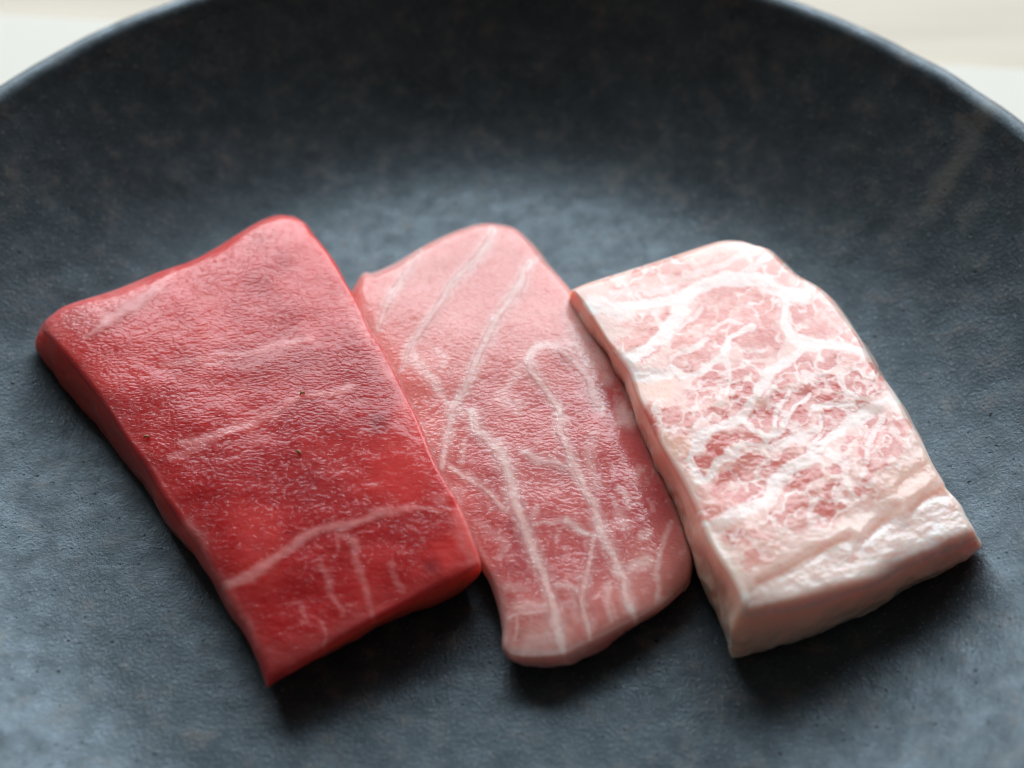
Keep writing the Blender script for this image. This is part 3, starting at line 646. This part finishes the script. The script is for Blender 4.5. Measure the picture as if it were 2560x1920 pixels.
# the front strip beyond the creases
R_STEP = c6([(480, 1110), (620, 1060), (800, 980), (940, 900), (1060, 840), (1220, 770), (1350, 740), (1440, 650), (1560, 610), (1640, 575), (1710, 500), (1900, 420)])
def r_front(px):
    st = np.array(R_STEP); return px[:, 1] - np.interp(px[:, 0], st[:, 0], st[:, 1])
def right_colour(px, depth, edge, uu, vv):
    wx = fbm(px[:, 0] / 34, px[:, 1] / 34, 41, 3); wy = fbm(px[:, 0] / 34, px[:, 1] / 34, 42, 3)
    warp = np.c_[wx, wy] * 12
    big = fbm(px[:, 0] / 120, px[:, 1] / 120, 45, 3); mott = fbm(px[:, 0] / 14, px[:, 1] / 10, 46, 4)
    c = lerp3((.80, .50, .43), (.84, .61, .53), sstep(.45, .95, vv))
    c = lerp3(c, (.85, .60, .53), np.clip(big, 0, 1) * .6)
    c = lerp3(c, (.85, .65, .58), sstep(.78, .96, uu) * .7)
    c = lerp3(c, (.84, .50, .38), stroke_mask(px, R_PEACH, warp, .6))
    m = stroke_mask(px, R_LEAN, warp, .28)
    halo = stroke_mask(px, [(p, w * 1.9, s) for p, w, s in R_LEAN], warp, .9)
    c = lerp3(c, (.82, .48, .42), np.clip(halo * .5, 0, 1))
    red = lerp3((.72, .22, .17), (.62, .12, .09), sstep(.1, .5, vv))
    c = lerp3(c, red, np.clip(m * .95 * (1 - .4 * sstep(.1, .5, mott)), 0, 1))
    fat = stroke_mask(px, R_FAT, warp * .8, .3)
    ang = math.radians(32); ax = px[:, 0] * math.cos(ang) - px[:, 1] * math.sin(ang); ay = px[:, 0] * math.sin(ang) + px[:, 1] * math.cos(ang)
    e, idv = cells2((ax + warp[:, 0] * 2.6) / 74, (ay + warp[:, 1] * 2.6) / 40, 91)
    e2, id2 = cells2((ax + warp[:, 1] * 2.2) / 34, (ay + warp[:, 0] * 2.2) / 20, 92)
    region = sstep(.06, .30, halo) * (1 - sstep(.80, .92, vv)) * (depth == 0)
    cell = sstep(.10, .30, e + .10 * mott) * sstep(.05, .75, idv) * (1 - .5 * (1 - sstep(.02, .20, e2 + .08 * mott)) * sstep(.3, .6, id2))
    net = (1 - sstep(.04, .24, e + .10 * mott)) * region * sstep(-.5, .1, big + wx * .6)
    c = lerp3(c, red, np.clip(cell * region * .55, 0, 1))
    fat = np.maximum(fat, net * .72)
    c = lerp3(c, (.88, .71, .66), np.clip(fat * 1.05, 0, 1))
    fr = sstep(2, 14, r_front(px))
    c = lerp3(c, lerp3((.82, .64, .58), (.88, .77, .73), sstep(-.1, .4, big + .6 * mott)), fr * (depth == 0) * .9)
    c = lerp3(c, (.78, .42, .30), stroke_mask(px, R_CREASE, warp * .2, 1.0) * .5)
    side = depth > 0
    c[side] = lerp3(c[side], (.95, .56, .42), np.full(side.sum(), .85))  # sides coloured brighter orange to stand in for light shining through the fat
    d1 = np.clip(.12 + .5 * m + .3 * fr, 0, 1) * np.where(side, .1, 1)
    return c, np.c_[d1, np.clip(.35 - .5 * m + .4 * mott, 0, 1) * .5, m]
def right_relief(px, X, uu, vv):
    w = np.c_[fbm(px[:, 0] / 22, px[:, 1] / 22, 41, 4), fbm(px[:, 0] / 22, px[:, 1] / 22, 42, 4)] * 9
    r = .00030 * fbm(px[:, 0] / 190, px[:, 1] / 150, 51, 2) + .00006 * fbm(px[:, 0] / 36, px[:, 1] / 26, 52, 4)
    r -= .00003 * stroke_mask(px, R_LEAN, w, .8)
    f = r_front(px)
    r -= .00016 * sstep(-8, 22, f) * (1 - .55 * sstep(30, 120, f))
    r += .00004 * (sstep(-60, -10, f)) * (1 - sstep(-10, 16, f))
    r += .00006 * fbm(px[:, 0] / 30, px[:, 1] / 22, 54, 3) * sstep(0, 10, f)
    r -= .00014 * stroke_mask(px, [(p, q * 2, t) for p, q, t in R_CREASE], w * .2, 1.0)
    return r
M_FAT = flesh_material('fatty_tuna', 1500, 2000, -.3, (1.0, .36, .26), .0036, .6, .10, 1.0)
SR = build_slice('tuna_slice', 'pale fatty tuna slice densely marbled with white fat, rightmost on the plate', R_back, R_right, R_front, R_left,
                 (.0094, .0094, .0086, .0106), [(1462, 815), (1935, 690), (2425, 1400), (1832, 1650)], (.0008, .0008, .0014, .0005),
                 right_colour, right_relief, M_FAT, 320, 460, seed=37, bulge=.0006, side_noise=.00030, roll=(.0003, .0020),
                 dip=lambda u, v: .0003 * (1 - (2 * v - 1) ** 2) + .0004 * (1 - (2 * u - 1) ** 2))

# ---- main cords of fat, one by one
M_CORD = flesh_material('fat_cord', 1800, 2600, .05, (1.0, .5, .4), .0003, .7, .08, 1.0, sub=0.0)
_t = M_CORD.node_tree; _mx = _t.nodes.new('ShaderNodeMixShader'); _tr = _t.nodes.new('ShaderNodeBsdfTransparent')   # fat is translucent: the flesh below shows and is lit through it
_mx.inputs[0].default_value = .40; _t.links.new(_t.nodes['Principled BSDF'].outputs[0], _mx.inputs[1]); _t.links.new(_tr.outputs[0], _mx.inputs[2])
_t.links.new(_mx.outputs[0], _t.nodes['Material Output'].inputs['Surface'])
for S, veins, kk, tn in ((SL, L_VEINS[:2], 1.0, (1, 1, 1)), (SM, M_VEINS, .62, (1.0, .93, .92))):
    for p, w, s in veins:
        fat_vein(S, p, w * kk, M_CORD, tn)

# ---- crumbs of green herb on the red slice
def herb_flake(pxy, ln, ang, label):
    d = ((SL.px - np.array(pxy)) ** 2).sum(1); b = SL.top[d.argmin()] + np.array([0, 0, .00012])
    V = []; n = 7
    for i in range(n):
        t = i / (n - 1); w = ln * .22 * math.sin(math.pi * (.12 + .8 * t))
        for s, dz in ((-1, .00010), (0, 0.00022), (1, .00006)):
            x = (t - .5) * ln; y = s * w + .1 * ln * math.sin(3 * t)
            V.append((x * math.cos(ang) - y * math.sin(ang), x * math.sin(ang) + y * math.cos(ang), dz + .00012 * math.sin(4 * t)))
    V = np.array(V); Vb = V - np.array([0, 0, .00012]); N = len(V); V = np.vstack([V, Vb]) + b
    g = np.arange(N).reshape(n, 3)
    F = [np.stack([g[:-1, :-1], g[:-1, 1:], g[1:, 1:], g[1:, :-1]], -1).reshape(-1, 4)]
    F.append(F[0][:, ::-1] + N)
    ring = np.r_[g[0, :-1], g[:-1, -1], g[-1, :0:-1], g[:0:-1, 0]]
    F.append(np.stack([ring, ring + N, np.roll(ring, -1) + N, np.roll(ring, -1)], -1))
    o = mesh_obj('herb_flake', V, np.vstack(F), M_HERB, origin=b)
    return tag(o, label, 'herb flake', 'green crumbs on the red slice')
k = plain('green_herb', (.28, .22, .07), .5); M_HERB = k.m
herb_flake((757, 986), .0006, .6, 'tiny green herb crumb on the red slice, the topmost one near its middle')
herb_flake((748, 1133), .0007, -.7, 'tiny green herb crumb on the red slice, lowest of the three')
herb_flake((366, 1093), .0006, .3, 'tiny green herb crumb near the left edge of the red slice')
